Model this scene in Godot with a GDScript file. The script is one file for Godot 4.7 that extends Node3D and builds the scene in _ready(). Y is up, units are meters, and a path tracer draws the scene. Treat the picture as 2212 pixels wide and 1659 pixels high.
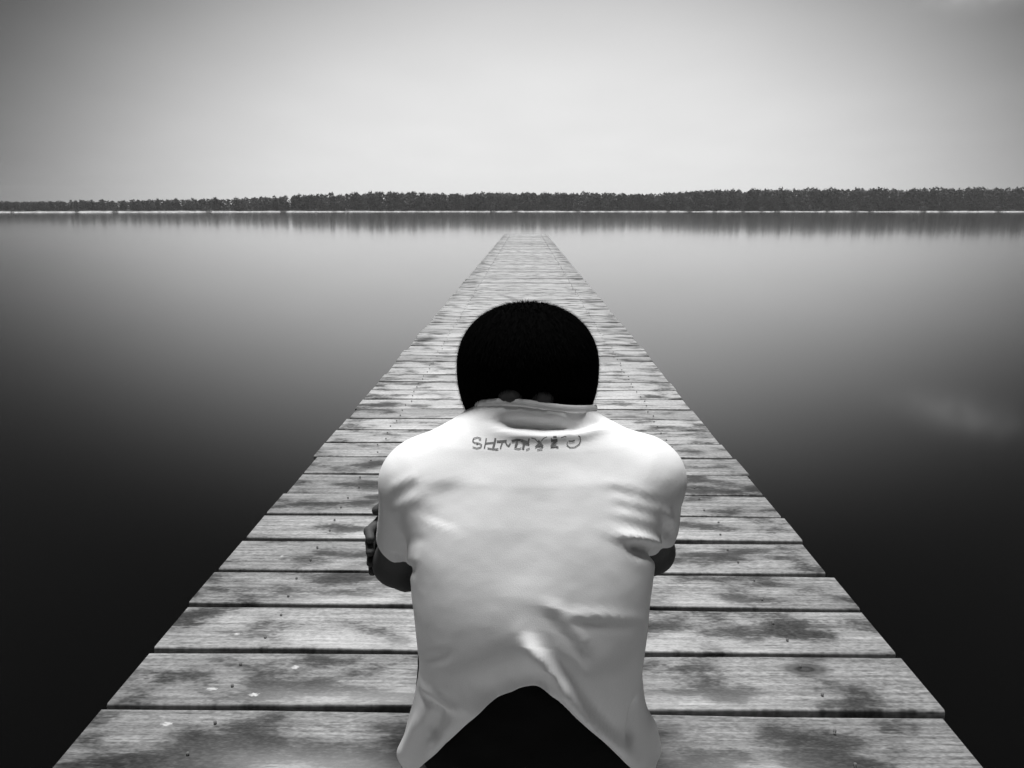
extends Node3D

const F := 1770.0            # focal length in pixels of the 2212 px wide view of the photograph
const EYE := 0.90            # eye above the deck, metres
const WATER_Y := -0.55
const EXPO := 3.8
var pitch := atan(377.5 / F)
var rng := RandomNumberGenerator.new()


func _ready() -> void:
	rng.seed = 20240611
	setup_view()
	build_water()
	build_shore()
	build_forest()
	build_jetty()
	build_person()


# ---------------------------------------------------------------- camera, sky, sun
func setup_view() -> void:
	var cam := Camera3D.new()
	cam.name = "camera"
	cam.fov = rad_to_deg(2.0 * atan(829.5 / F))
	cam.near = 0.05
	cam.far = 6000.0
	cam.position = Vector3(0, EYE, 0)
	cam.rotation = Vector3(-pitch, atan(29.0 / F), 0)
	add_child(cam)
	cam.current = true

	var env := Environment.new()
	env.background_mode = Environment.BG_SKY
	var pano := PanoramaSkyMaterial.new()
	pano.panorama = ImageTexture.create_from_image(sky_image())
	pano.energy_multiplier = 1.0
	var sky := Sky.new()
	sky.sky_material = pano
	env.sky = sky
	env.tonemap_mode = Environment.TONE_MAPPER_LINEAR
	env.tonemap_exposure = EXPO
	env.sdfgi_enabled = true
	env.ssao_enabled = true
	env.ssil_enabled = true
	env.fog_enabled = true
	env.fog_density = 0.00024
	env.fog_light_color = Color(0.9, 0.9, 0.9)
	var we := WorldEnvironment.new()
	we.name = "world_environment"
	we.environment = env
	add_child(we)

	var sun := DirectionalLight3D.new()
	sun.name = "sun"
	sun.light_energy = 0.5
	sun.light_angular_distance = 24.0
	sun.light_color = Color(1, 1, 1)
	sun.shadow_enabled = true
	sun.sky_mode = DirectionalLight3D.SKY_MODE_LIGHT_ONLY
	add_child(sun)
	sun.look_at_from_position(Vector3.ZERO, Vector3(0.05, -1.0, 0.19))


# bright hazy glow over the far shore, fading evenly to a dull grey sky; thin high cloud
func sky_image() -> Image:
	var w := 1024
	var h := 512
	var im := Image.create(w, h, false, Image.FORMAT_RGBF)
	var cl := FastNoiseLite.new()
	cl.seed = 5
	cl.frequency = 1.6
	cl.fractal_octaves = 5
	for j in h:
		var el := 90.0 - (j + 0.5) / h * 180.0
		for i in w:
			var az := wrapf((i + 0.5) / w * 360.0, -180.0, 180.0)
			var e := maxf(el, 0.0)
			var a := absf(az - 1.0) / 30.5
			var b := absf(e + 1.0) / 18.6
			var r := pow(a * a + b * b, 0.5)
			var v := 0.042 + 0.785 * exp(-pow(r, 4.0))
			# thin cloud layer sampled on a flat ceiling so that it foreshortens to the horizon
			if el > 2.0:
				var t := 1.0 / tan(deg_to_rad(el + 3.0))
				var p := Vector2(sin(deg_to_rad(az)), cos(deg_to_rad(az))) * t
				var n := cl.get_noise_2d(p.x * 0.55, p.y * 0.3)
				v *= 1.0 + 0.035 * n
				# one faint wisp high on the right
				var wa := (az - 28.5) / 3.2
				var wb := (el - 12.4 - (az - 28.5) * 0.10) / 0.9
				v += 0.24 * exp(-wa * wa - wb * wb) * clampf(0.8 + 1.2 * cl.get_noise_2d(az * 0.35, el * 0.8), 0.0, 1.5)
			v /= EXPO
			im.set_pixel(i, j, Color(v, v, v))
	return im


# ---------------------------------------------------------------- helpers
func grey(v: float) -> Color:
	return Color(v, v, v).linear_to_srgb()


func mat(v: float, rough := 0.9, spec := 0.3) -> StandardMaterial3D:
	var m := StandardMaterial3D.new()
	m.albedo_color = grey(v)
	m.roughness = rough
	m.metallic_specular = spec
	return m


func tag(o: Node, label: String, category: String, group := "") -> void:
	o.set_meta("label", label)
	o.set_meta("category", category)
	if group:
		o.set_meta("group", group)


func part(called: String, mesh: Mesh, m: Material, parent: Node) -> MeshInstance3D:
	var o := MeshInstance3D.new()
	o.name = called
	o.mesh = mesh
	o.material_override = m
	parent.add_child(o, true)
	return o


func quad(st: SurfaceTool, a: Vector3, b: Vector3, c: Vector3, d: Vector3) -> void:
	for p in [a, b, c, a, c, d]:
		st.add_vertex(p)


# a pixel of the 2212 px view, at depth zc along the lens axis -> a point of the place
func at_pixel(px: float, py: float, zc: float) -> Vector3:
	return Vector3(0, EYE, 0) + ray_of(px, py) * zc


func ray_of(px: float, py: float) -> Vector3:
	var b := Basis.from_euler(Vector3(-pitch, atan(29.0 / F), 0))
	return b * Vector3((px - 1106.0) / F, -(py - 829.5) / F, -1.0)


# ---------------------------------------------------------------- water and far shore
func build_water() -> void:
	var pm := PlaneMesh.new()
	pm.size = Vector2(1500, 700)
	var m := mat(0.0005, 0.06, 0.58)
	var o := part("water", pm, m, self)
	o.position = Vector3(0, WATER_Y, -290)
	o.set_meta("kind", "structure")
	tag(o, "calm dark lake with a smooth mirror surface", "water")


func shore_d(x: float) -> float:
	var t := clampf((x + 240.0) / 200.0, 0.0, 1.0)
	return lerpf(350.0, 450.0, t * t * (3.0 - 2.0 * t)) - 20.0 * smoothstep(80.0, 260.0, x) + 3.5 * sin(x * 0.045) + 2.0 * sin(x * 0.13 + 1.0)


func build_shore() -> void:
	var st := SurfaceTool.new()
	st.begin(Mesh.PRIMITIVE_TRIANGLES)
	var st2 := SurfaceTool.new()
	st2.begin(Mesh.PRIMITIVE_TRIANGLES)
	var nz := FastNoiseLite.new()
	nz.frequency = 0.03
	var prev := []
	var steps := 240
	for i in steps + 1:
		var x := lerpf(-740.0, 740.0, float(i) / steps)
		var d := shore_d(x)
		var bank := 0.6 + 0.3 * nz.get_noise_1d(x)
		var row := [Vector3(x, WATER_Y - 0.4, -d + 1.5), Vector3(x, WATER_Y + bank * 0.7, -d - 1.2), Vector3(x, WATER_Y + bank, -d - 4.0), Vector3(x, WATER_Y + 1.4, -d - 30.0), Vector3(x, WATER_Y + 3.0, -620.0)]
		if i > 0:
			quad(st, prev[0], prev[1], row[1], row[0])
			quad(st, prev[1], prev[2], row[2], row[1])
			quad(st2, prev[2], prev[3], row[3], row[2])
			quad(st2, prev[3], prev[4], row[4], row[3])
		prev = row
	st.generate_normals()
	st2.generate_normals()
	var sand := mat(0.6, 0.95, 0.1)
	var nt := NoiseTexture2D.new()
	nt.width = 256
	nt.height = 256
	nt.seamless = true
	nt.noise = FastNoiseLite.new()
	nt.noise.frequency = 0.02
	var ramp := Gradient.new()
	ramp.set_color(0, Color(0.55, 0.55, 0.55))
	ramp.set_color(1, Color(1, 1, 1))
	nt.color_ramp = ramp
	sand.albedo_texture = nt
	sand.uv1_triplanar = true
	sand.uv1_world_triplanar = true
	sand.uv1_scale = Vector3(0.06, 0.06, 0.06)
	var a := part("shore", st.commit(), sand, self)
	a.set_meta("kind", "structure")
	tag(a, "pale sandy bank along the far side of the lake", "shore")
	var b := part("ground", st2.commit(), mat(0.05, 1.0, 0.1), self)
	b.set_meta("kind", "structure")
	tag(b, "dark forest floor behind the pale bank", "ground")


# crown of many small leaf clumps spread through its volume, kind 0 = pine, 1 = broad
func crown_mesh(kind: int, sd: int) -> ArrayMesh:
	var r := RandomNumberGenerator.new()
	r.seed = sd
	var st := SurfaceTool.new()
	st.begin(Mesh.PRIMITIVE_TRIANGLES)
	var n := 300 if kind == 0 else 320
	# limbs' clump centres first, then leaf faces round each of them
	var clumps := []
	for k in 13:
		var t := (k + r.randf()) / 13.0
		var y := lerpf(0.12, 0.97, t) if kind == 0 else lerpf(0.06, 0.95, t)
		var prof := (0.20 * pow(1.0 - t, 0.55) + 0.035) if kind == 0 else 0.30 * sqrt(maxf(0.05, 1.0 - pow(2.0 * t - 0.85, 2.0) / 1.4))
		var ang := k * 2.399 + r.randf()
		var rad := prof * (0.35 + 0.65 * r.randf())
		clumps.append([Vector3(cos(ang) * rad, y, sin(ang) * rad), 0.055 + 0.06 * r.randf() + (0.03 if kind == 1 else 0.0)])
	for k in n:
		var c: Array = clumps[k % clumps.size()]
		var dir := Vector3(r.randfn(), r.randfn() * 0.75, r.randfn()).normalized()
		var p: Vector3 = c[0] + dir * c[1] * pow(r.randf(), 0.4)
		var nrm := (dir + Vector3(r.randfn(), r.randfn() + 0.6, r.randfn()) * 0.5).normalized()
		var u := nrm.cross(Vector3(r.randfn(), r.randfn(), r.randfn())).normalized()
		var v := nrm.cross(u)
		var s := 0.020 + 0.022 * r.randf()
		st.add_vertex(p - u * s - v * s * 0.5)
		st.add_vertex(p + v * s)
		st.add_vertex(p + u * s - v * s * 0.6)
		st.add_vertex(p - u * s - v * s * 0.5)
		st.add_vertex(p + u * s - v * s * 0.6)
		st.add_vertex(p - v * s * 1.3 + nrm * s * 0.4)
	st.generate_normals()
	return st.commit()


func trunk_mesh(kind: int, sd: int) -> ArrayMesh:
	var r := RandomNumberGenerator.new()
	r.seed = sd
	var st := SurfaceTool.new()
	st.begin(Mesh.PRIMITIVE_TRIANGLES)
	var top := 0.93 if kind == 0 else 0.75
	limb(st, Vector3(0, -0.03, 0), Vector3(r.randfn() * 0.01, top * 0.5, r.randfn() * 0.01), 0.016, 0.011, 6)
	limb(st, Vector3(0, top * 0.5, 0), Vector3(r.randfn() * 0.015, top, r.randfn() * 0.015), 0.011, 0.003, 6)
	for k in 7:
		var y := lerpf(0.22, top * 0.9, k / 6.0)
		var a := k * 2.4 + r.randf()
		var l := 0.16 * (1.15 - y)
		limb(st, Vector3(0, y, 0), Vector3(cos(a) * l, y + 0.05, sin(a) * l), 0.006, 0.002, 4)
	st.generate_normals()
	return st.commit()


func limb(st: SurfaceTool, a: Vector3, b: Vector3, ra: float, rb: float, n: int) -> void:
	var ax := (b - a).normalized()
	var u := ax.cross(Vector3(0.3, 0.1, 1.0)).normalized()
	var v := ax.cross(u)
	for k in n:
		var t0 := TAU * k / n
		var t1 := TAU * (k + 1) / n
		var e0 := u * cos(t0) + v * sin(t0)
		var e1 := u * cos(t1) + v * sin(t1)
		quad(st, a + e0 * ra, b + e0 * rb, b + e1 * rb, a + e1 * ra)


func tree_height(x: float) -> float:
	# x over distance -> pixel height of the wood's edge in the photograph
	var px := 1135.0 + x / shore_d(x) * F
	var xs := [-400.0, 0.0, 250.0, 480.0, 700.0, 850.0, 1000.0, 1130.0, 1300.0, 1400.0, 1500.0, 1600.0, 1900.0, 2212.0, 2700.0]
	var ys := [20.0, 21.0, 24.0, 28.0, 37.0, 41.0, 37.0, 39.0, 38.5, 35.0, 42.0, 45.5, 47.0, 48.0, 48.0]
	for i in xs.size() - 1:
		if px <= xs[i + 1] or i == xs.size() - 2:
			return lerpf(ys[i], ys[i + 1], clampf((px - xs[i]) / (xs[i + 1] - xs[i]), 0.0, 1.0)) * shore_d(x) / F
	return 10.0


func build_forest() -> void:
	var crowns := []
	var trunks := []
	for k in 5:
		crowns.append(crown_mesh(0, 100 + k))
		trunks.append(trunk_mesh(0, 100 + k))
	for k in 3:
		crowns.append(crown_mesh(1, 200 + k))
		trunks.append(trunk_mesh(1, 200 + k))
	var leaf := [mat(0.045, 0.9, 0.2), mat(0.08, 0.9, 0.2), mat(0.12, 0.9, 0.2)]
	var bark := mat(0.12, 0.95, 0.1)
	var protos := {}
	var n := 285
	var count := 0
	for i in n:
		var x := lerpf(-320.0, 320.0, (i + 0.5 + rng.randfn() * 0.3) / n)
		var kind := 1 if rng.randf() < 0.22 else 0
		var v := rng.randi() % 5 if kind == 0 else 5 + rng.randi() % 3
		var tone := rng.randi() % 3
		var key := v * 3 + tone
		var t: Node3D
		if not protos.has(key):
			t = Node3D.new()
			part("trunk", trunks[v], bark, t)
			part("crown", crowns[v], leaf[tone], t)
			protos[key] = t
		else:
			t = protos[key].duplicate()
		var base := "pine_tree" if kind == 0 else "broadleaf_tree"
		t.name = base
		add_child(t, true)
		count += 1
		t.name = base + ("" if count == 1 else "_%03d" % count)
		var hgt := tree_height(x) * rng.randf_range(0.86, 1.04)
		if kind == 1:
			hgt *= rng.randf_range(0.72, 0.95)
		t.position = Vector3(x, WATER_Y + 0.75, -shore_d(x) - rng.randf_range(4.5, 9.0))
		var wide := hgt * rng.randf_range(0.95, 1.25)
		t.scale = Vector3(wide, hgt, wide)
		t.rotation.y = rng.randf() * TAU
		if kind == 0:
			tag(t, "slim dark pine at the edge of the wood on the far shore", "tree", "pines along the far shore")
		else:
			tag(t, "rounder leafy tree among the pines on the far shore", "tree", "leafy trees along the far shore")
	# low shrubs overhanging the pale bank
	var bushes := [-305.0, -262.0, -215.0, -196.0, -182.0, -150.0, -120.0, -20.0, -6.0, 30.0, 78.0, 84.0, 104.0, 112.0, 120.0, 132.0, 160.0, 172.0, 181.0, 206.0, 240.0, 262.0, 285.0]
	var bmesh := [crown_mesh(1, 301), crown_mesh(1, 302)]
	var stem := trunk_mesh(1, 303)
	for i in bushes.size():
		var x: float = bushes[i] + rng.randfn() * 2.0
		var t := Node3D.new()
		t.name = "shore_shrub" if i == 0 else "shore_shrub_%03d" % i
		part("trunk", stem, bark, t)
		part("crown", bmesh[i % 2], leaf[i % 3], t)
		add_child(t)
		t.position = Vector3(x, WATER_Y + 0.2, -shore_d(x) - 1.0)
		var s := rng.randf_range(1.8, 3.4)
		t.scale = Vector3(s * 2.0, s, s * 1.6)
		t.rotation.y = rng.randf() * TAU
		tag(t, "low spreading shrub overhanging the pale bank of the far shore", "shrub", "shrubs on the far bank")
	# the wood behind its edge: one mass nobody could count
	for k in 4:
		var mm := MultiMesh.new()
		mm.transform_format = MultiMesh.TRANSFORM_3D
		mm.mesh = crowns[[0, 2, 4, 6][k]]
		mm.instance_count = 1100
		for i in 1100:
			var x := rng.randf_range(-720.0, 720.0)
			var hgt := tree_height(x) * (rng.randf_range(0.80, 1.02) if k < 3 else rng.randf_range(0.35, 0.6))
			var wide := hgt * (rng.randf_range(1.0, 1.4) if k < 3 else rng.randf_range(1.2, 2.0))
			wide = maxf(wide, 9.0) if k < 3 else wide
			var b := Basis(Vector3.UP, rng.randf() * TAU).scaled(Vector3(wide, hgt, wide))
			mm.set_instance_transform(i, Transform3D(b, Vector3(x, WATER_Y + 0.7, -shore_d(x) - rng.randf_range(9.0, 45.0) if k < 3 else -shore_d(x) - rng.randf_range(5.0, 12.0))))
		var o := MultiMeshInstance3D.new()
		o.name = "far_wood" if k == 0 else "far_wood_%03d" % k
		o.multimesh = mm
		o.material_override = leaf[k % 3]
		add_child(o)
		o.set_meta("kind", "stuff")
		tag(o, "dense mass of the wood behind the trees on the far shore", "wood", "wood behind the far shore")


# ---------------------------------------------------------------- jetty
func noise_bytes(w: int, h: int, sd: int, freq: float, oct: int, tw: int, th: int) -> PackedByteArray:
	var n := FastNoiseLite.new()
	n.noise_type = FastNoiseLite.TYPE_SIMPLEX
	n.seed = sd
	n.frequency = freq
	n.fractal_octaves = oct
	var im := n.get_image(w, h, false, false, true)
	im.convert(Image.FORMAT_L8)
	if w != tw or h != th:
		im.resize(tw, th, Image.INTERPOLATE_CUBIC)
	return im.get_data()


# weathered board: long grain, mottled grey, blotches of dark damp algae; stains = [[u, v, ru, rv, strength], ...]
func board_texture(sd: int, base: float, stains: Array, knots: Array, flecks: Array) -> Image:
	var w := 1024
	var h := 160
	var grain := noise_bytes(80, 160, sd, 0.22, 3, w, h)
	var streak := noise_bytes(26, 160, sd + 1, 0.07, 2, w, h)
	var blot := noise_bytes(256, 60, sd + 2, 0.022, 4, w, h)
	var mott := noise_bytes(700, 160, sd + 3, 0.09, 3, w, h)
	var fine := noise_bytes(400, 160, sd + 4, 0.35, 2, w, h)
	var out := PackedByteArray()
	out.resize(w * h)
	for j in h:
		var v := (j + 0.5) / h
		for i in w:
			var u := (i + 0.5) / w
			var k := j * w + i
			var val := base + (grain[k] - 128) * 0.17 + (streak[k] - 128) * 0.20 + (mott[k] - 128) * 0.22 + (fine[k] - 128) * 0.12
			var s := (blot[k] - 150) * 0.009
			for b in stains:
				var du: float = (u - b[0]) / b[2]
				var dv: float = (v - b[1]) / b[3]
				var q := du * du + dv * dv
				if q < 4.0:
					s += b[4] * exp(-q * 1.1) * 1.15
			s += (mott[k] - 128) * 0.0045 + (grain[k] - 128) * 0.003
			s = clampf(s, 0.0, 1.0)
			val = lerpf(val, base * 0.22 + (mott[k] - 128) * 0.26 + (fine[k] - 128) * 0.14, s * 0.85)
			if grain[k] < 62:
				val -= (62 - grain[k]) * 0.9
			out[k] = clampi(int(val), 18, 245)
	for q in knots:
		var cx := int(q[0] * w)
		var cy := int(q[1] * h)
		var rr: float = q[2]
		for j in range(maxi(0, cy - int(rr * 1.6)), mini(h, cy + int(rr * 1.6))):
			for i in range(maxi(0, cx - int(rr * 3)), mini(w, cx + int(rr * 3))):
				var dx := (i - cx) / (rr * 1.5)
				var dy := (j - cy) / rr
				var g := sqrt(dx * dx + dy * dy)
				if g < 1.6:
					var ring := 0.72 + 0.28 * sin(g * 11.0)
					var t := clampf(1.6 - g, 0.0, 1.0) * (0.8 if g > 0.5 else 1.0)
					out[j * w + i] = clampi(int(lerpf(out[j * w + i], 62.0 * ring + 18.0, t)), 12, 245)
	for q in flecks:
		var cx := int(q[0] * w)
		var cy := int(q[1] * h)
		for j in range(maxi(0, cy - 7), mini(h, cy + 7)):
			for i in range(maxi(0, cx - 8), mini(w, cx + 8)):
				var e := pow((i - cx) / q[2], 2.0) + pow((j - cy) / q[3], 2.0) + (fine[j * w + i] - 128) * 0.008
				if e < 1.0:
					out[j * w + i] = clampi(int(lerpf(out[j * w + i], 238.0, clampf((1.0 - e) * 2.0, 0.0, 1.0))), 0, 245)
	return Image.create_from_data(w, h, false, Image.FORMAT_L8, out)


func board_material(im: Image, tint: float) -> StandardMaterial3D:
	var m := StandardMaterial3D.new()
	m.albedo_texture = ImageTexture.create_from_image(im)
	m.albedo_color = Color(tint, tint, tint) * 0.74
	m.albedo_color.a = 1.0
	m.roughness = 0.5
	m.metallic_specular = 0.5
	m.heightmap_enabled = true
	m.heightmap_texture = m.albedo_texture
	m.heightmap_scale = 0.035
	return m


func plank_mesh(sd: int) -> ArrayMesh:
	var r := RandomNumberGenerator.new()
	r.seed = sd
	var st := SurfaceTool.new()
	st.begin(Mesh.PRIMITIVE_TRIANGLES)
	var segs := 5
	var t := 0.034
	var b := 0.004
	var prev := []
	var pu := 0.0
	for i in segs + 1:
		var u := float(i) / segs
		var x := u - 0.5
		var l := -0.5 + r.randfn() * 0.008
		var rr := 0.5 + r.randfn() * 0.008
		var y := r.randfn() * 0.0012
		var row := [Vector3(x, -t, l), Vector3(x, y - b, l), Vector3(x, y, l + b / 0.178), Vector3(x, y, rr - b / 0.178), Vector3(x, y - b, rr), Vector3(x, -t, rr)]
		if i > 0:
			for k in 6:
				var k2 := (k + 1) % 6
				var pts := [prev[k], row[k], row[k2], prev[k], row[k2], prev[k2]]
				for p in pts:
					st.set_uv(Vector2(p.x + 0.5, clampf(p.z + 0.5 + p.y * 2.0, 0.002, 0.998)))
					st.add_vertex(p)
		# ends
		if i == 0 or i == segs:
			for k in range(1, 5):
				var pts := [row[0], row[k], row[k + 1]] if i == 0 else [row[0], row[k + 1], row[k]]
				for p in pts:
					st.set_uv(Vector2(clampf(p.x + 0.5 + p.y * 0.5, 0.0, 1.0), clampf(p.z + 0.5, 0.0, 1.0)))
					st.add_vertex(p)
		prev = row
		pu = u
	st.generate_normals()
	return st.commit()


func build_jetty() -> void:
	var root := Node3D.new()
	root.name = "wooden_jetty"
	root.position = Vector3(0, 0, 0)
	add_child(root)
	tag(root, "long narrow jetty of weathered grey planks running out over the lake", "jetty")
	# near boards carry the blotches the photograph shows on them: u across the jetty, v towards the eye
	var near := [  # dimmer near light painted in as lower base greys, beside real stains
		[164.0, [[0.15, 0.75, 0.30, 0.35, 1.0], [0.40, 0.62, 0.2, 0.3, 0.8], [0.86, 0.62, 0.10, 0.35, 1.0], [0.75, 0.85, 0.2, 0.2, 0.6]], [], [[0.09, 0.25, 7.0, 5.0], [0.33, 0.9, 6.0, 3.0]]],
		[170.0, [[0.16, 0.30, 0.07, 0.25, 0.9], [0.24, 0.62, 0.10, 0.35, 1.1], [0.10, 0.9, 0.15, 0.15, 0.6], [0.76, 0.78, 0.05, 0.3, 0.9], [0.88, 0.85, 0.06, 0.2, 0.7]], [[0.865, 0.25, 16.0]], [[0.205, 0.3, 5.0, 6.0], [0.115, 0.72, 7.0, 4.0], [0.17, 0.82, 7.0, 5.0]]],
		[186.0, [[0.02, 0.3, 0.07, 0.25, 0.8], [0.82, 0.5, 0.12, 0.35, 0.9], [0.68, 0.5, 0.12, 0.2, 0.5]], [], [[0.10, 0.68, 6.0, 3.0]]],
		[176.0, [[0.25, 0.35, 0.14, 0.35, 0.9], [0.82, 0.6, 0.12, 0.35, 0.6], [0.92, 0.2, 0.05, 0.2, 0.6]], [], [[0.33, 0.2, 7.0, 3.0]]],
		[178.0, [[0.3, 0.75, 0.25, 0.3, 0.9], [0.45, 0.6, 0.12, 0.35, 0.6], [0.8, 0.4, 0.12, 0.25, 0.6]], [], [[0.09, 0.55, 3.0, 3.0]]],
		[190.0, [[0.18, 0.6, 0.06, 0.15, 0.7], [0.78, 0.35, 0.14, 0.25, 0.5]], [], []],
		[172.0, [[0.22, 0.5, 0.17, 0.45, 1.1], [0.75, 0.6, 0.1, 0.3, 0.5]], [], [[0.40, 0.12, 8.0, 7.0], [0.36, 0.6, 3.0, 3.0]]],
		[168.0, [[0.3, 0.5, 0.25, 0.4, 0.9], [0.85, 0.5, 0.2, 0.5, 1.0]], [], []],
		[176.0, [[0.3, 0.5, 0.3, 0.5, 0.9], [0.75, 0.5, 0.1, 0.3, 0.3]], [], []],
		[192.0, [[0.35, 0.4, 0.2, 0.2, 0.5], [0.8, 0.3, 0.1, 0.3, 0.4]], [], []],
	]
	var mats := []
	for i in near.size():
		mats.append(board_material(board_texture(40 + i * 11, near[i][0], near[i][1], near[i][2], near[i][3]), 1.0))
	var far := []  # paler base greys paint in the brighter light down the jetty
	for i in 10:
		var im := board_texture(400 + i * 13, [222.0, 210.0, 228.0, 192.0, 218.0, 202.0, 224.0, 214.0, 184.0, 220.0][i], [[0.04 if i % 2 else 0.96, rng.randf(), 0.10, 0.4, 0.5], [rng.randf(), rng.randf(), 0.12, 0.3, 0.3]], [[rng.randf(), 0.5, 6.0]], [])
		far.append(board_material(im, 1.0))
	var shapes := []
	for i in 8:
		shapes.append(plank_mesh(60 + i))
	# gaps read from the photograph, then an even pitch
	var gaps := [1.357, 1.550, 1.753, 1.937, 2.143, 2.338, 2.524, 2.729, 2.925, 3.118]
	var edges := []
	for k in range(11, 0, -1):
		edges.append(1.357 - k * 0.196)
	edges.append_array(gaps)
	var d := 3.118
	while d < 30.4:
		d += 0.196 + rng.randfn() * 0.004
		edges.append(d)
	var nails := SurfaceTool.new()
	nails.begin(Mesh.PRIMITIVE_TRIANGLES)
	for i in edges.size() - 1:
		var a: float = edges[i]
		var b: float = edges[i + 1]
		var gap := 0.017 + rng.randfn() * 0.003
		if i > 13:
			gap = clampf(0.012 + rng.randfn() * 0.006, 0.003, 0.026)
		var o := MeshInstance3D.new()
		o.name = "plank"
		o.mesh = shapes[rng.randi() % shapes.size()]
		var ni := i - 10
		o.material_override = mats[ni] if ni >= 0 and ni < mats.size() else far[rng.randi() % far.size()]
		root.add_child(o, true)
		var wx := 1.555 + rng.randfn() * 0.005
		o.position = Vector3(-0.006 + rng.randfn() * 0.004, -0.003 + rng.randfn() * 0.0010, -(a + b) * 0.5)
		o.rotation = Vector3(rng.randfn() * 0.003, rng.randfn() * 0.003, rng.randfn() * 0.0008)
		# the texture's far edge is v = 0
		o.scale = Vector3(wx, 1.0, b - a - gap)
		if (ni < 0 or ni >= mats.size()) and rng.randf() < 0.5:
			o.rotation.y += PI
		for sx in [-0.56, 0.56]:
			for sz in [-0.045, 0.045]:
				var c := Vector3(sx + rng.randfn() * 0.008, 0.0012, o.position.z + sz + rng.randfn() * 0.006)
				for k in 6:
					var t0 := TAU * k / 6.0
					var t1 := TAU * (k + 1) / 6.0
					nails.add_vertex(c + Vector3(0, 0.001, 0))
					nails.add_vertex(c + Vector3(cos(t0), 0, sin(t0)) * 0.003)
					nails.add_vertex(c + Vector3(cos(t1), 0, sin(t1)) * 0.003)
					nails.add_vertex(c + Vector3(cos(t0), 0, sin(t0)) * 0.003)
					nails.add_vertex(c + Vector3(cos(t0) * 0.003, -0.008, sin(t0) * 0.003))
					nails.add_vertex(c + Vector3(cos(t1), 0, sin(t1)) * 0.003)
	nails.generate_normals()
	var nl := part("nail_heads", nails.commit(), mat(0.10, 0.7, 0.4), root)
	nl.set_meta("kind", "stuff")
	var timber := board_material(board_texture(900, 190.0, [], [], []), 1.0)
	var first: float = edges[0]
	var last: float = edges[edges.size() - 1]
	for x in [-0.54, 0.0, 0.54]:
		var bm := BoxMesh.new()
		bm.size = Vector3(0.08, 0.15, last - first - 0.06)
		var o := part("beam", bm, timber, root)
		o.position = Vector3(x, -0.037 - 0.078, -(first + last) * 0.5)
	var z := first + 0.5
	while z < last:
		for s in [-1, 1]:
			var cm := CylinderMesh.new()
			cm.top_radius = 0.065
			cm.bottom_radius = 0.075
			cm.height = 1.4
			cm.radial_segments = 14
			var o := part("post", cm, timber, root)
			o.position = Vector3(s * 0.42, -0.193 - 0.7, -z)
		var cb := BoxMesh.new()
		cb.size = Vector3(1.36, 0.10, 0.07)
		var c := part("crossbeam", cb, timber, root)
		c.position = Vector3(0, -0.245, -z - 0.10)
		z += 2.9


# ---------------------------------------------------------------- implicit surfaces
static func smin(a: float, b: float, k: float) -> float:
	var h := maxf(k - absf(a - b), 0.0) / k
	return minf(a, b) - h * h * k * 0.25


static func cone(p: Vector3, a: Vector3, b: Vector3, ra: float, rb: float) -> float:
	var ba := b - a
	var t := clampf((p - a).dot(ba) / ba.length_squared(), 0.0, 1.0)
	return (p - a - ba * t).length() - lerpf(ra, rb, t)


static func ellipsoid(p: Vector3, c: Vector3, r: Vector3) -> float:
	var q := p - c
	var k0 := (q / r).length()
	var k1 := (q / (r * r)).length()
	return k0 * (k0 - 1.0) / maxf(k1, 1e-5)


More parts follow.
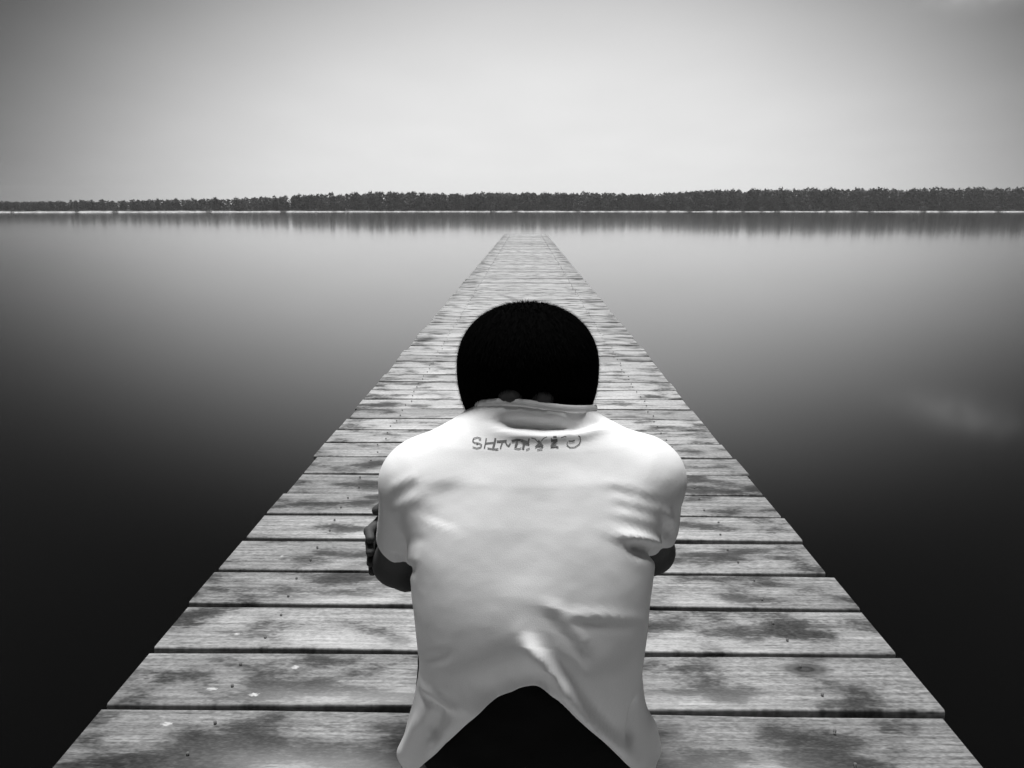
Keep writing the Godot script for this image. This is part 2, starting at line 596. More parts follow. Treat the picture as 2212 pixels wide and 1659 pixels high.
# surface nets over the cells near the surface: returns [vertices, indices]
func nets(f: Callable, lo: Vector3, hi: Vector3, cell: float) -> Array:
	var B := 4
	var nb := Vector3i(((hi - lo) / (cell * B)).ceil())
	var nx := nb.x * B + 1
	var ny := nb.y * B + 1
	var nz := nb.z * B + 1
	var val := PackedFloat32Array()
	val.resize(nx * ny * nz)
	val.fill(1e9)
	var reach := cell * B * 0.87 * 1.6 + cell
	var blocks := []
	for bz in nb.z:
		for by in nb.y:
			for bx in nb.x:
				var c := lo + Vector3(bx + 0.5, by + 0.5, bz + 0.5) * (cell * B)
				if absf(f.call(c)) > reach:
					continue
				blocks.append(Vector3i(bx, by, bz))
				for z in range(bz * B, bz * B + B + 1):
					for y in range(by * B, by * B + B + 1):
						for x in range(bx * B, bx * B + B + 1):
							var k := (z * ny + y) * nx + x
							if val[k] > 1e8:
								val[k] = f.call(lo + Vector3(x, y, z) * cell)
	var verts := PackedVector3Array()
	var ids := {}
	var sxy := nx * ny
	var offs := [0, 1, nx, nx + 1, sxy, sxy + 1, sxy + nx, sxy + nx + 1]
	var pairs := [[0, 1], [2, 3], [4, 5], [6, 7], [0, 2], [1, 3], [4, 6], [5, 7], [0, 4], [1, 5], [2, 6], [3, 7]]
	var corner := [Vector3(0, 0, 0), Vector3(1, 0, 0), Vector3(0, 1, 0), Vector3(1, 1, 0), Vector3(0, 0, 1), Vector3(1, 0, 1), Vector3(0, 1, 1), Vector3(1, 1, 1)]
	for b in blocks:
		for z in range(b.z * B, b.z * B + B):
			for y in range(b.y * B, b.y * B + B):
				for x in range(b.x * B, b.x * B + B):
					var k := (z * ny + y) * nx + x
					var m := 0
					for c in 8:
						if val[k + offs[c]] < 0.0:
							m += 1
					if m == 0 or m == 8:
						continue
					var s := Vector3.ZERO
					var n := 0
					for e in pairs:
						var v0 := val[k + offs[e[0]]]
						var v1 := val[k + offs[e[1]]]
						if (v0 < 0.0) != (v1 < 0.0):
							s += corner[e[0]].lerp(corner[e[1]], v0 / (v0 - v1))
							n += 1
					ids[k] = verts.size()
					verts.append(lo + (Vector3(x, y, z) + s / n) * cell)
	var idx := PackedInt32Array()
	for k in ids:
		var inside := val[k] < 0.0
		# edges along x, y, z from this corner; the four cells round each
		for ax in 3:
			var step: int = [1, nx, sxy][ax]
			var o1: int = [nx, sxy, 1][ax]
			var o2: int = [sxy, 1, nx][ax]
			if (val[k + step] < 0.0) == inside:
				continue
			if not (ids.has(k - o1) and ids.has(k - o2) and ids.has(k - o1 - o2)):
				continue
			var q := [ids[k], ids[k - o1], ids[k - o1 - o2], ids[k - o2]]
			if inside:
				idx.append_array([q[0], q[2], q[1], q[0], q[3], q[2]])
			else:
				idx.append_array([q[0], q[1], q[2], q[0], q[2], q[3]])
	# settle the vertices onto the surface
	var e := cell * 0.25
	for i in verts.size():
		var p := verts[i]
		var g := Vector3(f.call(p + Vector3(e, 0, 0)) - f.call(p - Vector3(e, 0, 0)), f.call(p + Vector3(0, e, 0)) - f.call(p - Vector3(0, e, 0)), f.call(p + Vector3(0, 0, e)) - f.call(p - Vector3(0, 0, e))) / (2.0 * e)
		var l := g.length()
		if l > 0.2:
			verts[i] = p - g / (l * l) * clampf(f.call(p), -cell * 0.5, cell * 0.5)
	return [verts, idx]


func vertex_normals(v: PackedVector3Array, idx: PackedInt32Array) -> PackedVector3Array:
	var n := PackedVector3Array()
	n.resize(v.size())
	for t in range(0, idx.size(), 3):
		var c := (v[idx[t + 2]] - v[idx[t]]).cross(v[idx[t + 1]] - v[idx[t]])
		n[idx[t]] += c
		n[idx[t + 1]] += c
		n[idx[t + 2]] += c
	for i in n.size():
		n[i] = n[i].normalized()
	return n


func to_mesh(v: PackedVector3Array, idx: PackedInt32Array, into: ArrayMesh = null, shift := Vector3.ZERO) -> ArrayMesh:
	var n := vertex_normals(v, idx)
	var w := PackedVector3Array()
	w.resize(v.size())
	for i in v.size():
		w[i] = v[i] - shift
	var arr := []
	arr.resize(Mesh.ARRAY_MAX)
	arr[Mesh.ARRAY_VERTEX] = w
	arr[Mesh.ARRAY_NORMAL] = n
	arr[Mesh.ARRAY_INDEX] = idx
	var m := into if into else ArrayMesh.new()
	m.add_surface_from_arrays(Mesh.PRIMITIVE_TRIANGLES, arr)
	return m


# keep the part of a surface where keep(p) < 0, cutting the triangles along the border
func clip(v: PackedVector3Array, idx: PackedInt32Array, keep: Callable) -> Array:
	var val := PackedFloat32Array()
	val.resize(v.size())
	for i in v.size():
		val[i] = keep.call(v[i])
	var cut := {}
	var out := PackedInt32Array()
	for t in range(0, idx.size(), 3):
		var poly := []
		for k in 3:
			var i := idx[t + k]
			var j := idx[t + (k + 1) % 3]
			if val[i] < 0.0:
				poly.append(i)
			if (val[i] < 0.0) != (val[j] < 0.0):
				var key := Vector2i(mini(i, j), maxi(i, j))
				if not cut.has(key):
					cut[key] = v.size()
					v.append(v[i].lerp(v[j], val[i] / (val[i] - val[j])))
				poly.append(cut[key])
		for k in range(1, poly.size() - 1):
			out.append_array([poly[0], poly[k], poly[k + 1]])
	return [v, out]


# give an open cloth a thickness: an inner copy and a rim
func thicken(v: PackedVector3Array, idx: PackedInt32Array, t: float) -> Array:
	var n := vertex_normals(v, idx)
	var c := v.size()
	var out := v.duplicate()
	for i in c:
		out.append(v[i] - n[i] * t)
	var ids := idx.duplicate()
	var count := {}
	for k in range(0, idx.size(), 3):
		ids.append_array([idx[k] + c, idx[k + 2] + c, idx[k + 1] + c])
		for e in 3:
			count[Vector2i(idx[k + e], idx[k + (e + 1) % 3])] = true
	for e in count:
		if not count.has(Vector2i(e.y, e.x)):
			ids.append_array([e.y, e.x, e.x + c, e.y, e.x + c, e.y + c])
	return [out, ids]


# ---------------------------------------------------------------- the sitting person
# Coordinates here: x right, y up, z = -(metres ahead of the eye)
const SLICE := [  # height, back, front, half width, centre x
	[0.00, 1.070, 1.260, 0.190, 0.008],
	[0.06, 1.040, 1.260, 0.199, 0.008],
	[0.11, 1.016, 1.255, 0.192, 0.008],
	[0.17, 1.000, 1.245, 0.176, 0.008],
	[0.24, 0.977, 1.235, 0.164, 0.009],
	[0.30, 0.969, 1.230, 0.166, 0.010],
	[0.36, 0.980, 1.235, 0.172, 0.010],
	[0.42, 1.002, 1.245, 0.180, 0.010],
	[0.48, 1.033, 1.255, 0.186, 0.010],
	[0.53, 1.066, 1.265, 0.176, 0.009],
	[0.57, 1.097, 1.270, 0.140, 0.008],
	[0.60, 1.118, 1.270, 0.097, 0.007],
	[0.625, 1.131, 1.270, 0.076, 0.007],
	[0.66, 1.146, 1.270, 0.068, 0.006],
	[0.75, 1.170, 1.270, 0.068, 0.006],
]
var slice_table := []
const SH_L := Vector3(-0.152, 0.500, -1.165)
const SH_R := Vector3(0.174, 0.506, -1.165)
const EL_L := Vector3(-0.219, 0.308, -1.305)
const EL_R := Vector3(0.216, 0.328, -1.315)


func slice_at(y: float) -> Array:
	var t := clampf(y / 0.005, 0.0, slice_table.size() - 1.001)
	return slice_table[int(t)]


func make_slices() -> void:
	for k in 151:
		var y := k * 0.005
		var i := 0
		while i < SLICE.size() - 2 and SLICE[i + 1][0] <= y:
			i += 1
		var t: float = clampf((y - SLICE[i][0]) / (SLICE[i + 1][0] - SLICE[i][0]), 0.0, 1.0)
		var row := []
		for c in range(1, 5):
			row.append(cubic_interpolate(SLICE[i][c], SLICE[i + 1][c], SLICE[maxi(i - 1, 0)][c], SLICE[mini(i + 2, SLICE.size() - 1)][c], t))
		slice_table.append(row)


func torso(p: Vector3, grow: float) -> float:
	var t := clampf(p.y / 0.005, 0.0, 149.9)
	var i := int(t)
	t -= i
	var a: Array = slice_table[i]
	var b: Array = slice_table[i + 1]
	var back: float = lerpf(a[0], b[0], t) - grow
	var front: float = lerpf(a[1], b[1], t) + grow
	var w: float = lerpf(a[2], b[2], t) + grow
	var dx: float = (p.x - lerpf(a[3], b[3], t)) / w
	var hd := (front - back) * 0.5
	var dz := (-p.z - (front + back) * 0.5) / hd
	dx = absf(dx)
	dz = absf(dz)
	var r := pow(pow(dx, 2.5) + pow(dz, 2.5), 0.4)
	var d := (r - 1.0) * minf(w, hd) * 0.9
	return maxf(d, maxf(p.y - 0.74, 0.02 - p.y))


func shirt_field(p: Vector3) -> float:
	var d := torso(p, 0.0)
	d = smin(d, cone(p, Vector3(-0.045, 0.556, -1.175), SH_L + Vector3(0.012, 0.0, 0), 0.035, 0.060), 0.05)
	d = smin(d, cone(p, Vector3(0.060, 0.560, -1.175), SH_R + Vector3(-0.012, 0.0, 0), 0.035, 0.060), 0.05)
	d = smin(d, cone(p, SH_L, EL_L + Vector3(0.006, 0.0, 0), 0.062, 0.045), 0.022)
	d = smin(d, cone(p, SH_R, EL_R + Vector3(-0.004, 0.0, 0), 0.062, 0.046), 0.022)
	return d


func shirt_grad(p: Vector3) -> Vector3:
	var e := 0.003
	return Vector3(shirt_field(p + Vector3(e, 0, 0)) - shirt_field(p - Vector3(e, 0, 0)), shirt_field(p + Vector3(0, e, 0)) - shirt_field(p - Vector3(0, e, 0)), shirt_field(p + Vector3(0, 0, e)) - shirt_field(p - Vector3(0, 0, e))).normalized()


# where the sight line of a pixel meets the shirt
func on_shirt(px: float, py: float) -> Vector3:
	var o := Vector3(0, EYE, 0)
	var r := ray_of(px, py).normalized()
	var t := 0.8
	for k in 60:
		var d := shirt_field(o + r * t)
		if d < 0.0004 or t > 1.7:
			break
		t += d * 0.8
	return o + r * t


# folds of the cloth: [amplitude m, width m, pixels...]
const FOLDS := [
	[0.017, 0.012, 1120, 1365, 1140, 1395, 1166, 1430, 1203, 1478, 1265, 1550, 1319, 1598, 1373, 1645],
	[-0.009, 0.018, 1120, 1420, 1160, 1475, 1215, 1535, 1270, 1590, 1320, 1640],
	[-0.005, 0.010, 1190, 1400, 1235, 1470, 1300, 1560, 1340, 1610],
	[0.003, 0.007, 1150, 1298, 1193, 1313, 1229, 1331, 1301, 1332, 1391, 1337],
	[-0.0012, 0.007, 1180, 1322, 1235, 1345, 1300, 1345, 1380, 1349],
	[-0.0025, 0.006, 1172, 1326, 1210, 1355, 1247, 1390, 1283, 1453],
	[0.003, 0.006, 1195, 1325, 1235, 1362, 1268, 1400],
	[-0.0025, 0.006, 893, 1416, 930, 1424, 976, 1412],
	[0.004, 0.007, 904, 1472, 935, 1498, 972, 1527, 1000, 1535],
	[-0.004, 0.008, 900, 1490, 930, 1520, 965, 1545],
	[0.007, 0.007, 1305, 1150, 1373, 1166, 1420, 1175, 1452, 1178],
	[-0.017, 0.008, 1345, 1173, 1390, 1188, 1420, 1196, 1450, 1204],
	[0.005, 0.006, 850, 1213, 875, 1213, 900, 1209],
	[-0.013, 0.007, 846, 1225, 868, 1226, 890, 1230],
	[-0.006, 0.007, 850, 1190, 862, 1205, 872, 1212],
	[0.0012, 0.006, 1290, 1040, 1350, 1052, 1430, 1075],
	[-0.0012, 0.006, 1300, 1055, 1360, 1068, 1435, 1092],
	[0.0012, 0.006, 1300, 1072, 1360, 1084, 1440, 1106],
	[-0.0012, 0.006, 1310, 1090, 1370, 1102, 1440, 1124],
	[0.0012, 0.006, 1300, 1104, 1370, 1118, 1430, 1134],
	[-0.0012, 0.006, 1310, 1120, 1370, 1134, 1435, 1150],
	[0.005, 0.007, 1425, 1100, 1446, 1122, 1456, 1138],
	[-0.008, 0.007, 1432, 1128, 1442, 1145, 1452, 1158],
	[0.0015, 0.007, 835, 1065, 870, 1040, 905, 1022],
	[-0.0015, 0.007, 838, 1088, 872, 1062, 905, 1046],
	[0.0015, 0.007, 842, 1110, 880, 1086, 915, 1070],
	[-0.0014, 0.007, 850, 1168, 885, 1170, 920, 1166],
	[-0.017, 0.009, 1052, 906, 1105, 913, 1170, 918, 1235, 918, 1290, 910],
	[0.004, 0.005, 1205, 906, 1230, 915, 1270, 908],
	[-0.005, 0.006, 1215, 902, 1250, 900, 1275, 896],
	[0.005, 0.006, 1045, 930, 1110, 938, 1180, 944, 1260, 938, 1320, 925],
	[-0.004, 0.030, 955, 1030, 965, 1090, 945, 1140],
	[-0.004, 0.040, 1145, 1010, 1140, 1150, 1130, 1300],
	[-0.020, 0.034, 1010, 1545, 1050, 1515, 1100, 1488, 1150, 1492, 1190, 1525],
	[-0.010, 0.009, 1385, 1186, 1420, 1197, 1440, 1202],
	[0.010, 0.016, 925, 1530, 900, 1570, 880, 1620, 860, 1655],
	[-0.008, 0.010, 950, 1520, 940, 1560, 930, 1590],
	[0.007, 0.008, 985, 1545, 960, 1590, 925, 1625],
	[0.008, 0.018, 1400, 1540, 1415, 1590, 1420, 1640],
	[-0.010, 0.010, 1375, 1500, 1368, 1560, 1362, 1610],
]
var folds := []


func make_folds() -> void:
	for f0 in FOLDS:
		var f: Array = f0.duplicate()
		var pts := PackedVector3Array()
		var lo := Vector3(9, 9, 9)
		var hi := Vector3(-9, -9, -9)
		for k in range(2, f.size(), 2):
			var p := on_shirt(f[k], f[k + 1])
			pts.append(p)
			lo = lo.min(p)
			hi = hi.max(p)
		f[1] = maxf(f[1], 0.0085)
		var pad: float = f[1] * 2.6
		folds.append([f[0], f[1], pts, AABB(lo - Vector3.ONE * pad, hi - lo + Vector3.ONE * pad * 2.0)])


var cloth_noise: FastNoiseLite


func fold_at(p: Vector3) -> float:
	var s := 0.0
	for f in folds:
		if not f[3].has_point(p):
			continue
		var best := 9.0
		var along := 0.0
		var pts: PackedVector3Array = f[2]
		var n := pts.size() - 1
		for k in n:
			var ba := pts[k + 1] - pts[k]
			var t := clampf((p - pts[k]).dot(ba) / ba.length_squared(), 0.0, 1.0)
			var d := (p - pts[k] - ba * t).length()
			if d < best:
				best = d
				along = (k + t) / n
		var taper := smoothstep(0.0, 0.32, along) * (1.0 - 0.8 * smoothstep(0.8, 1.0, along))
		s += f[0] * exp(-best * best / (f[1] * f[1])) * (0.08 + 0.92 * taper)
	s += 0.0011 * cloth_noise.get_noise_3d(p.x * 9.0, p.y * 14.0, p.z * 9.0)
	return s


const HEM := [[-0.30, 0.03], [-0.215, 0.03], [-0.179, 0.055], [-0.145, 0.110], [-0.109, 0.168], [-0.058, 0.236], [-0.015, 0.268], [0.012, 0.274], [0.040, 0.260], [0.080, 0.220], [0.114, 0.175], [0.149, 0.120], [0.185, 0.07], [0.215, 0.05], [0.30, 0.05]]  # middle raised so the black beneath stands in for shadow on the shirt


func shirt_keep(p: Vector3) -> float:
	# neck opening
	var neck := (p - Vector3(0.006, 0.628, -1.13)).dot(Vector3(0.05, 0.96, -0.26).normalized())
	if absf(p.x) > 0.13:
		neck = -0.1
	# sleeves end a little above the elbows
	var sl := -0.1
	if p.x < -0.10:
		var ax := (EL_L - SH_L).normalized()
		var q := (p - SH_L).dot(ax) - 0.66 * (EL_L - SH_L).length()
		if cone(p, SH_L, EL_L, 0.068, 0.06) < 0.012:
			sl = q
	elif p.x > 0.12:
		var ax := (EL_R - SH_R).normalized()
		var q := (p - SH_R).dot(ax) - 0.62 * (EL_R - SH_R).length()
		if cone(p, SH_R, EL_R, 0.068, 0.06) < 0.012:
			sl = q
	# hem: cut high over the small of the back, black trousers there stand for shade
	var hy := 0.05
	for i in HEM.size() - 1:
		if p.x >= HEM[i][0] and p.x <= HEM[i + 1][0]:
			var t: float = (p.x - HEM[i][0]) / (HEM[i + 1][0] - HEM[i][0])
			hy = cubic_interpolate(HEM[i][1], HEM[i + 1][1], HEM[maxi(i - 1, 0)][1], HEM[mini(i + 2, HEM.size() - 1)][1], t)
	hy = lerpf(hy, 0.07, smoothstep(-1.10, -1.22, p.z))
	return maxf(maxf(neck, sl), hy - p.y)


func trouser_field(p: Vector3) -> float:
	var d := ellipsoid(p, Vector3(0.008, 0.125, -1.160), Vector3(0.158, 0.215, 0.128))  # black waist carried up to fill the hem arch as painted shadow
	for s in [-1.0, 1.0]:
		var hip := Vector3(s * 0.078 + 0.008, 0.102, -1.165)
		var knee := Vector3(s * 0.115 - 0.012, 0.345, -1.50)
		var ankle := Vector3(s * 0.115, 0.095, -1.74)
		d = smin(d, cone(p, hip, knee, 0.100, 0.068), 0.05)
		d = smin(d, cone(p, knee, ankle, 0.066, 0.055), 0.03)
	return maxf(d, 0.003 - p.y)


func body_field(p: Vector3) -> float:
	var d := torso(p, -0.034 - 0.055 * smoothstep(0.36, 0.22, p.y))
	# legs inside the trousers
	for s in [-1.0, 1.0]:
		var knee := Vector3(s * 0.115 - 0.012, 0.345, -1.50)
		d = smin(d, cone(p, Vector3(s * 0.078 + 0.008, 0.102, -1.165), knee, 0.076, 0.050), 0.03)
		d = smin(d, cone(p, knee, Vector3(s * 0.115, 0.07, -1.745), 0.050, 0.034), 0.02)
		d = smin(d, cone(p, Vector3(s * 0.115, 0.045, -1.73), Vector3(s * 0.125, 0.035, -1.90), 0.034, 0.028), 0.02)
	# arms
	d = smin(d, cone(p, SH_L, EL_L, 0.048, 0.036), 0.02)
	d = smin(d, cone(p, SH_R, EL_R, 0.048, 0.036), 0.02)
	d = smin(d, cone(p, EL_L, EL_L + Vector3(0.016, -0.030, -0.004), 0.034, 0.024), 0.014)
	d = smin(d, cone(p, EL_R, EL_R + Vector3(-0.010, -0.018, -0.004), 0.034, 0.026), 0.014)
	d = smin(d, cone(p, EL_L, Vector3(0.015, 0.405, -1.445), 0.038, 0.026), 0.015)
	d = smin(d, cone(p, EL_R, Vector3(-0.035, 0.365, -1.375), 0.038, 0.026), 0.015)
	# neck with its two cords
	d = smin(d, cone(p, Vector3(0.006, 0.54, -1.20), Vector3(0.006, 0.66, -1.225), 0.046, 0.050), 0.03)
	return d


func head_field(p: Vector3) -> float:
	# bowed head: its own axes tip forward
	var c := Vector3(0.004, 0.665, -1.25)
	var d := ellipsoid(p, c, Vector3(0.078, 0.088, 0.098))
	d = smin(d, ellipsoid(p, c + Vector3(0, -0.062, -0.062), Vector3(0.060, 0.062, 0.062)), 0.04)
	d = smin(d, ellipsoid(p, c + Vector3(0, -0.115, -0.080), Vector3(0.036, 0.030, 0.036)), 0.03)
	d = smin(d, cone(p, c + Vector3(0, -0.045, -0.118), c + Vector3(0, -0.085, -0.142), 0.009, 0.014), 0.012)
	for s in [-1.0, 1.0]:
		d = smin(d, ellipsoid(p, c + Vector3(s * 0.030, -0.030, -0.112), Vector3(0.018, 0.009, 0.012)), 0.012)
		d = maxf(d, -ellipsoid(p, c + Vector3(s * 0.030, -0.048, -0.122), Vector3(0.014, 0.008, 0.010)) - 0.002)
		d = smin(d, ellipsoid(p, c + Vector3(s * 0.030, -0.048, -0.108), Vector3(0.012, 0.010, 0.012)), 0.003)
		d = smin(d, ellipsoid(p, c + Vector3(s * 0.081, -0.045, -0.025), Vector3(0.010, 0.030, 0.020)), 0.008)
	d = smin(d, cone(p, c + Vector3(-0.018, -0.112, -0.116), c + Vector3(0.018, -0.112, -0.116), 0.006, 0.006), 0.006)
	d = smin(d, cone(p, Vector3(0.006, 0.60, -1.195), c + Vector3(0, -0.03, 0), 0.052, 0.054), 0.02)
	d = smin(d, ellipsoid(p, Vector3(-0.019, 0.636, -1.153), Vector3(0.022, 0.0180, 0.0215)), 0.010)
	d = smin(d, ellipsoid(p, Vector3(0.024, 0.634, -1.153), Vector3(0.020, 0.0170, 0.0215)), 0.010)
	return d


func hair_field(p: Vector3) -> float:
	var c := Vector3(0.004, 0.662, -1.25)
	var q := (p - c) / Vector3(0.110, 0.098 if p.y > 0.662 else 0.128, 0.114)
	var r := pow(pow(absf(q.x), 2.18) + pow(absf(q.y), 2.18) + pow(absf(q.z), 2.18), 1.0 / 2.18)
	var d := (r - 1.0) * 0.092
	# face side left free
	d = maxf(d, (p - Vector3(0, 0.665, -1.318)).dot(Vector3(0, -0.62, -0.78)))
	return d


func hand(p: Vector3, chains: Array) -> float:
	var d := 9.0
	for ch in chains:
		var e := 9.0
		for k in ch.size() - 1:
			e = smin(e, cone(p, ch[k][0], ch[k + 1][0], ch[k][1], ch[k + 1][1]), 0.004)
		d = smin(d, e, 0.004)
	return d


func right_chains() -> Array:  # closes on the left arm just above the elbow
	var w := Vector3(-0.035, 0.365, -1.375)
	var chains := [[[w + Vector3(0.03, -0.004, 0.007), 0.026], [w, 0.025], [w + Vector3(-0.05, 0.0, -0.012), 0.026], [w + Vector3(-0.095, -0.002, -0.012), 0.025]]]
	for k in 4:
		var y: float = 0.388 - k * 0.021
		var l: float = [0.94, 1.0, 0.97, 0.85][k]
		chains.append([[Vector3(-0.125, y, -1.392), 0.0105], [Vector3(-0.125 - 0.050 * l, y - 0.003, -1.388), 0.0098], [Vector3(-0.246 - 0.006 * l, y - 0.022, -1.355), 0.0092], [Vector3(-0.268 + 0.002 * k, y - 0.030, -1.322), 0.0084], [Vector3(-0.262, y - 0.036, -1.296 - (1.0 - l) * 0.1), 0.0076]])
	chains.append([[w + Vector3(-0.02, 0.016, -0.004), 0.015], [w + Vector3(-0.075, 0.048, 0.004), 0.0125], [Vector3(-0.215, 0.412, -1.362), 0.0105], [Vector3(-0.258, 0.386, -1.348), 0.0088]])
	return chains


func left_chains() -> Array:  # lies over the right forearm
	var w := Vector3(0.015, 0.405, -1.445)
	var chains := [[[w + Vector3(-0.03, -0.012, 0.017), 0.026], [w, 0.025], [w + Vector3(0.05, 0.004, 0.0), 0.026], [w + Vector3(0.09, 0.004, 0.004), 0.024]]]
	for k in 4:
		var o: float = (k - 1.5) * 0.021
		var l: float = [0.94, 1.0, 0.97, 0.85][k]
		var b := w + Vector3(0.095, 0.004 - absf(o) * 0.1, 0.004 - o)
		chains.append([[b, 0.0105], [b + Vector3(0.045 * l, 0.002, 0.006), 0.0096], [b + Vector3(0.072 * l, -0.014, 0.012), 0.0090], [b + Vector3(0.086 * l, -0.034, 0.016), 0.0080]])
	chains.append([[w + Vector3(0.015, 0.004, 0.018), 0.015], [w + Vector3(0.05, 0.006, 0.046), 0.0125], [w + Vector3(0.085, 0.000, 0.062), 0.0105], [w + Vector3(0.108, -0.010, 0.068), 0.009]])
	return chains


func cloth_material(v: float, bump: float, scale: float) -> StandardMaterial3D:
	var m := mat(v, 0.95, 0.15)
	var nt := NoiseTexture2D.new()
	nt.width = 512
	nt.height = 512
	nt.seamless = true
	nt.noise = FastNoiseLite.new()
	nt.noise.seed = 9
	nt.noise.frequency = 0.09
	nt.noise.fractal_octaves = 3
	var g := Gradient.new()
	g.set_color(0, Color(0.93, 0.93, 0.93))
	g.set_color(1, Color(1, 1, 1))
	nt.color_ramp = g
	m.albedo_texture = nt
	m.heightmap_enabled = true
	var nt2: NoiseTexture2D = nt.duplicate()
	nt2.color_ramp = null
	m.heightmap_texture = nt2
	m.heightmap_scale = bump
	m.uv1_triplanar = true
	m.uv1_scale = Vector3(scale, scale * 1.8, scale)
	m.rim_enabled = true
	m.rim = 0.15
	return m


func build_person() -> void:
	cloth_noise = FastNoiseLite.new()
	cloth_noise.seed = 31
	cloth_noise.frequency = 1.0
	cloth_noise.fractal_octaves = 3
	make_slices()
	make_folds()
	var base := Vector3(0.008, 0.0, -1.20)
	var who := Node3D.new()
	who.name = "person"
	who.position = base
	add_child(who)
	tag(who, "person with black hair and pale t-shirt sitting hunched on the jetty with bowed head", "person")
	var skin := mat(0.06, 0.65, 0.25)
	# body: one mesh, finer where the hands and head are
	var body := ArrayMesh.new()
	var b := nets(body_field, Vector3(-0.32, 0.0, -1.96), Vector3(0.32, 0.72, -0.93), 0.010)
	to_mesh(b[0], b[1], body, base)
	var hd := nets(head_field, Vector3(-0.10, 0.50, -1.42), Vector3(0.11, 0.76, -1.11), 0.0045)
	to_mesh(hd[0], hd[1], body, base)
	var rh := nets(hand.bind(right_chains()), Vector3(-0.31, 0.28, -1.44), Vector3(0.03, 0.45, -1.26), 0.0035)
	to_mesh(rh[0], rh[1], body, base)
	var lh := nets(hand.bind(left_chains()), Vector3(-0.05, 0.33, -1.51), Vector3(0.23, 0.46, -1.34), 0.0035)
	to_mesh(lh[0], lh[1], body, base)
	part("body", body, skin, who)
	# hair: a cap and the short strands that roughen its outline
	var hr := nets(hair_field, Vector3(-0.13, 0.54, -1.40), Vector3(0.14, 0.78, -1.10), 0.005)
	var hm := to_mesh(hr[0], hr[1], null, base)
	var black := mat(0.002, 0.9, 0.05)
	var hair := part("hair", hm, black, who)
	hair.set_meta("label", "short thick black hair")
	strands(hr[0], hr[1], base, black, hair)
	# trousers
	var tr := nets(trouser_field, Vector3(-0.27, -0.01, -1.82), Vector3(0.28, 0.44, -0.95), 0.009)
	var tv: PackedVector3Array = tr[0]
	var tn := vertex_normals(tv, tr[1])
	for i in tv.size():
		var dz := cloth_noise.get_noise_3d(tv[i].x * 10.0, tv[i].y * 18.0, tv[i].z * 8.0) * 0.004
		tv[i] = tv[i] + tn[i] * dz
		tv[i].y = maxf(tv[i].y, 0.003)
	var tro := part("trousers", to_mesh(tv, tr[1], null, base), cloth_material(0.012, 0.03, 14.0), who)
	tro.set_meta("label", "black trousers")
	for s in [-1.0, 1.0]:
		var sf := func(p: Vector3) -> float:
			var d := cone(p, Vector3(s * 0.115, 0.050, -1.735), Vector3(s * 0.128, 0.040, -1.915), 0.046, 0.038)
			d = smin(d, cone(p, Vector3(s * 0.115, 0.10, -1.735), Vector3(s * 0.115, 0.05, -1.735), 0.046, 0.046), 0.02)
			return maxf(d, 0.004 - p.y)
		var sn := nets(sf, Vector3(s * 0.12 - 0.07, -0.01, -1.98), Vector3(s * 0.12 + 0.07, 0.17, -1.66), 0.009)
		part("shoe", to_mesh(sn[0], sn[1], null, base), mat(0.03, 0.6, 0.4), who)
	var sh := nets(shirt_field, Vector3(-0.31, 0.02, -1.40), Vector3(0.31, 0.68, -0.92), 0.0050)
	var sv: PackedVector3Array = sh[0]
	var sn2 := vertex_normals(sv, sh[1])
	for i in sv.size():
		sv[i] = sv[i] + sn2[i] * fold_at(sv[i])
	var cl := clip(sv, sh[1], shirt_keep)
	var th := thicken(cl[0], cl[1], 0.0022)
	var shirt := part("t_shirt", to_mesh(th[0], th[1], null, base), cloth_material(0.84, 0.016, 9.0), who)
	shirt.set_meta("label", "pale short-sleeved t-shirt with small grey lettering below the collar")
	collar(base, shirt)
	lettering(base, shirt)


func strands(v: PackedVector3Array, idx: PackedInt32Array, base: Vector3, m: Material, parent: Node) -> void:
	var r := RandomNumberGenerator.new()
	r.seed = 77
	var n := vertex_normals(v, idx)
	var st := SurfaceTool.new()
	st.begin(Mesh.PRIMITIVE_TRIANGLES)
	for i in v.size():
		for k in 2:
			if v[i].z < -1.34:
				continue
			var down := (Vector3(0, -1, 0.3) - n[i] * Vector3(0, -1, 0.3).dot(n[i])).normalized()
			var side := n[i].cross(down)
			var p := v[i] + (down * r.randfn() + side * r.randfn()) * 0.003 - base
			var tip := p + (down * 1.0 + n[i] * r.randf_range(0.1, 0.5) + side * r.randfn() * 0.35) * r.randf_range(0.006, 0.014)
			var w := side * 0.0007
			st.add_vertex(p - w - n[i] * 0.001)
			st.add_vertex(p + w - n[i] * 0.001)
			st.add_vertex(tip)
	st.generate_normals()
	var o := part("hair_strands", st.commit(), m, parent)
	o.set_meta("kind", "stuff")


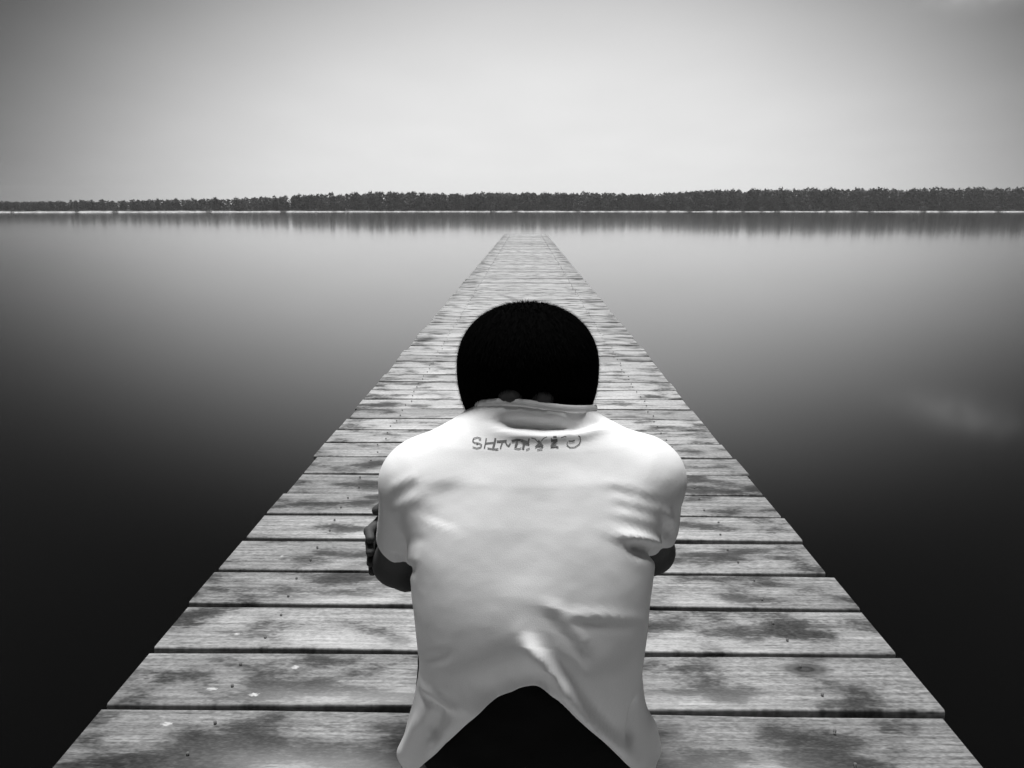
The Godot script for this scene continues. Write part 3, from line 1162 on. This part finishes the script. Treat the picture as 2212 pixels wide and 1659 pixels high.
# ribbed neck band standing up round the back of the neck
func collar(base: Vector3, parent: Node) -> void:
	var nrm := Vector3(0.05, 0.96, -0.26).normalized()
	var c0 := Vector3(0.006, 0.628, -1.13)
	var u := Vector3(1, 0, 0).slide(nrm).normalized()
	var w := nrm.cross(u).normalized()
	var mid := c0 + w * ((Vector3(0.006, 0.6, -1.20) - c0).dot(w))
	var pts := []
	var n := 72
	for k in n:
		var a := TAU * k / n
		var dir := u * cos(a) + w * sin(a)
		# march outwards to the shirt's surface on the plane of the opening
		var t := 0.02
		for s in 80:
			if shirt_field(mid + dir * t) > 0.0:
				break
			t += 0.002
		var p := mid + dir * t
		pts.append([p + nrm * (0.0025 * sin(a * 3.0 + 1.0)), dir])
	var st := SurfaceTool.new()
	st.begin(Mesh.PRIMITIVE_TRIANGLES)
	st.set_smooth_group(0)
	var prof := []
	for k in 8:
		var a := TAU * k / 8
		prof.append(Vector2(cos(a) * 0.0024, sin(a) * 0.0056))
	for k in n:
		var a: Array = pts[k]
		var b: Array = pts[(k + 1) % n]
		for q in 8:
			var f: Vector2 = prof[q]
			var g: Vector2 = prof[(q + 1) % 8]
			var p0: Vector3 = a[0] + a[1] * f.x + nrm * (f.y + 0.001) - base
			var p1: Vector3 = a[0] + a[1] * g.x + nrm * (g.y + 0.001) - base
			var p2: Vector3 = b[0] + b[1] * g.x + nrm * (g.y + 0.001) - base
			var p3: Vector3 = b[0] + b[1] * f.x + nrm * (f.y + 0.001) - base
			quad(st, p0, p1, p2, p3)
	st.index()
	st.generate_normals()
	part("neck_band", st.commit(), cloth_material(0.84, 0.02, 40.0), parent)


# the small print between the shoulders: strokes [width, x, y, x, y ...] in the 2212 px zoom of [950, 860, 1400, 1060]
const PRINT := [
	[6, 572, 548, 530, 534, 490, 546, 478, 574, 498, 592, 548, 600, 578, 616, 566, 642, 524, 654, 478, 640],
	[7, 540, 604, 520, 606], [6, 545, 556, 570, 560],
	[8, 628, 545, 618, 600, 606, 652], [8, 622, 600, 706, 592], [13, 728, 546, 716, 600, 700, 656],
	[11, 742, 580, 800, 578, 850, 574], [8, 802, 584, 792, 620, 780, 652],
	[7, 834, 580, 852, 618, 872, 626, 892, 598], [7, 640, 652, 700, 664, 760, 660],
	[15, 902, 580, 960, 570, 1004, 574], [14, 966, 582, 944, 636], [18, 1006, 578, 1050, 592, 1094, 606],
	[14, 1040, 600, 1026, 664], [9, 1094, 560, 1080, 604], [6, 930, 652, 980, 662, 1010, 650],
	[6, 1118, 556, 1160, 566, 1190, 598], [15, 1190, 582, 1216, 612, 1244, 638], [9, 1222, 592, 1160, 646], [10, 1166, 632, 1240, 628], [6, 1288, 544, 1250, 560, 1224, 588],
	[12, 1352, 546, 1390, 544], [15, 1330, 584, 1400, 574], [15, 1394, 580, 1360, 606, 1332, 636], [9, 1326, 642, 1380, 632, 1412, 646], [7, 1330, 560, 1350, 580],
	[6, 1436, 552, 1476, 538, 1494, 544], [6, 1508, 588, 1504, 620, 1536, 646, 1590, 644, 1636, 612, 1652, 574, 1640, 544, 1620, 532],
	[9, 1520, 582, 1560, 584, 1588, 576], [6, 1180, 672, 1240, 664], [6, 1060, 672, 1100, 656],
]


func lettering(base: Vector3, parent: Node) -> void:
	var st := SurfaceTool.new()
	st.begin(Mesh.PRIMITIVE_TRIANGLES)
	for s in PRINT:
		var pts := []
		for k in range(1, s.size() - 2, 2):
			for q in 4:
				var t := q / 4.0
				pts.append(Vector2(lerpf(s[k], s[k + 2], t), lerpf(s[k + 1], s[k + 3], t)))
		pts.append(Vector2(s[s.size() - 2], s[s.size() - 1]))
		var prev := []
		for k in pts.size():
			var dir: Vector2 = (pts[mini(k + 1, pts.size() - 1)] - pts[maxi(k - 1, 0)]).normalized()
			var side: Vector2 = Vector2(-dir.y, dir.x) * (float(s[0]) * 0.8)
			var row := [print_point(pts[k] + side) - base, print_point(pts[k] - side) - base]
			if k > 0:
				quad(st, prev[0], prev[1], row[1], row[0])
			prev = row
	st.generate_normals()
	var o := part("lettering", st.commit(), mat(0.16, 0.9, 0.2), parent)
	o.set_meta("label", "small grey lettering printed between the shoulders")


func print_point(z: Vector2) -> Vector3:
	var px := (950.0 + z.x * 450.0 / 2212.0) * 2212.0 / 2269.0
	var py := (860.0 + z.y * 450.0 / 2212.0) * 2212.0 / 2269.0
	var p := on_shirt(px, py)
	return p + shirt_grad(p) * (fold_at(p) + 0.0007)
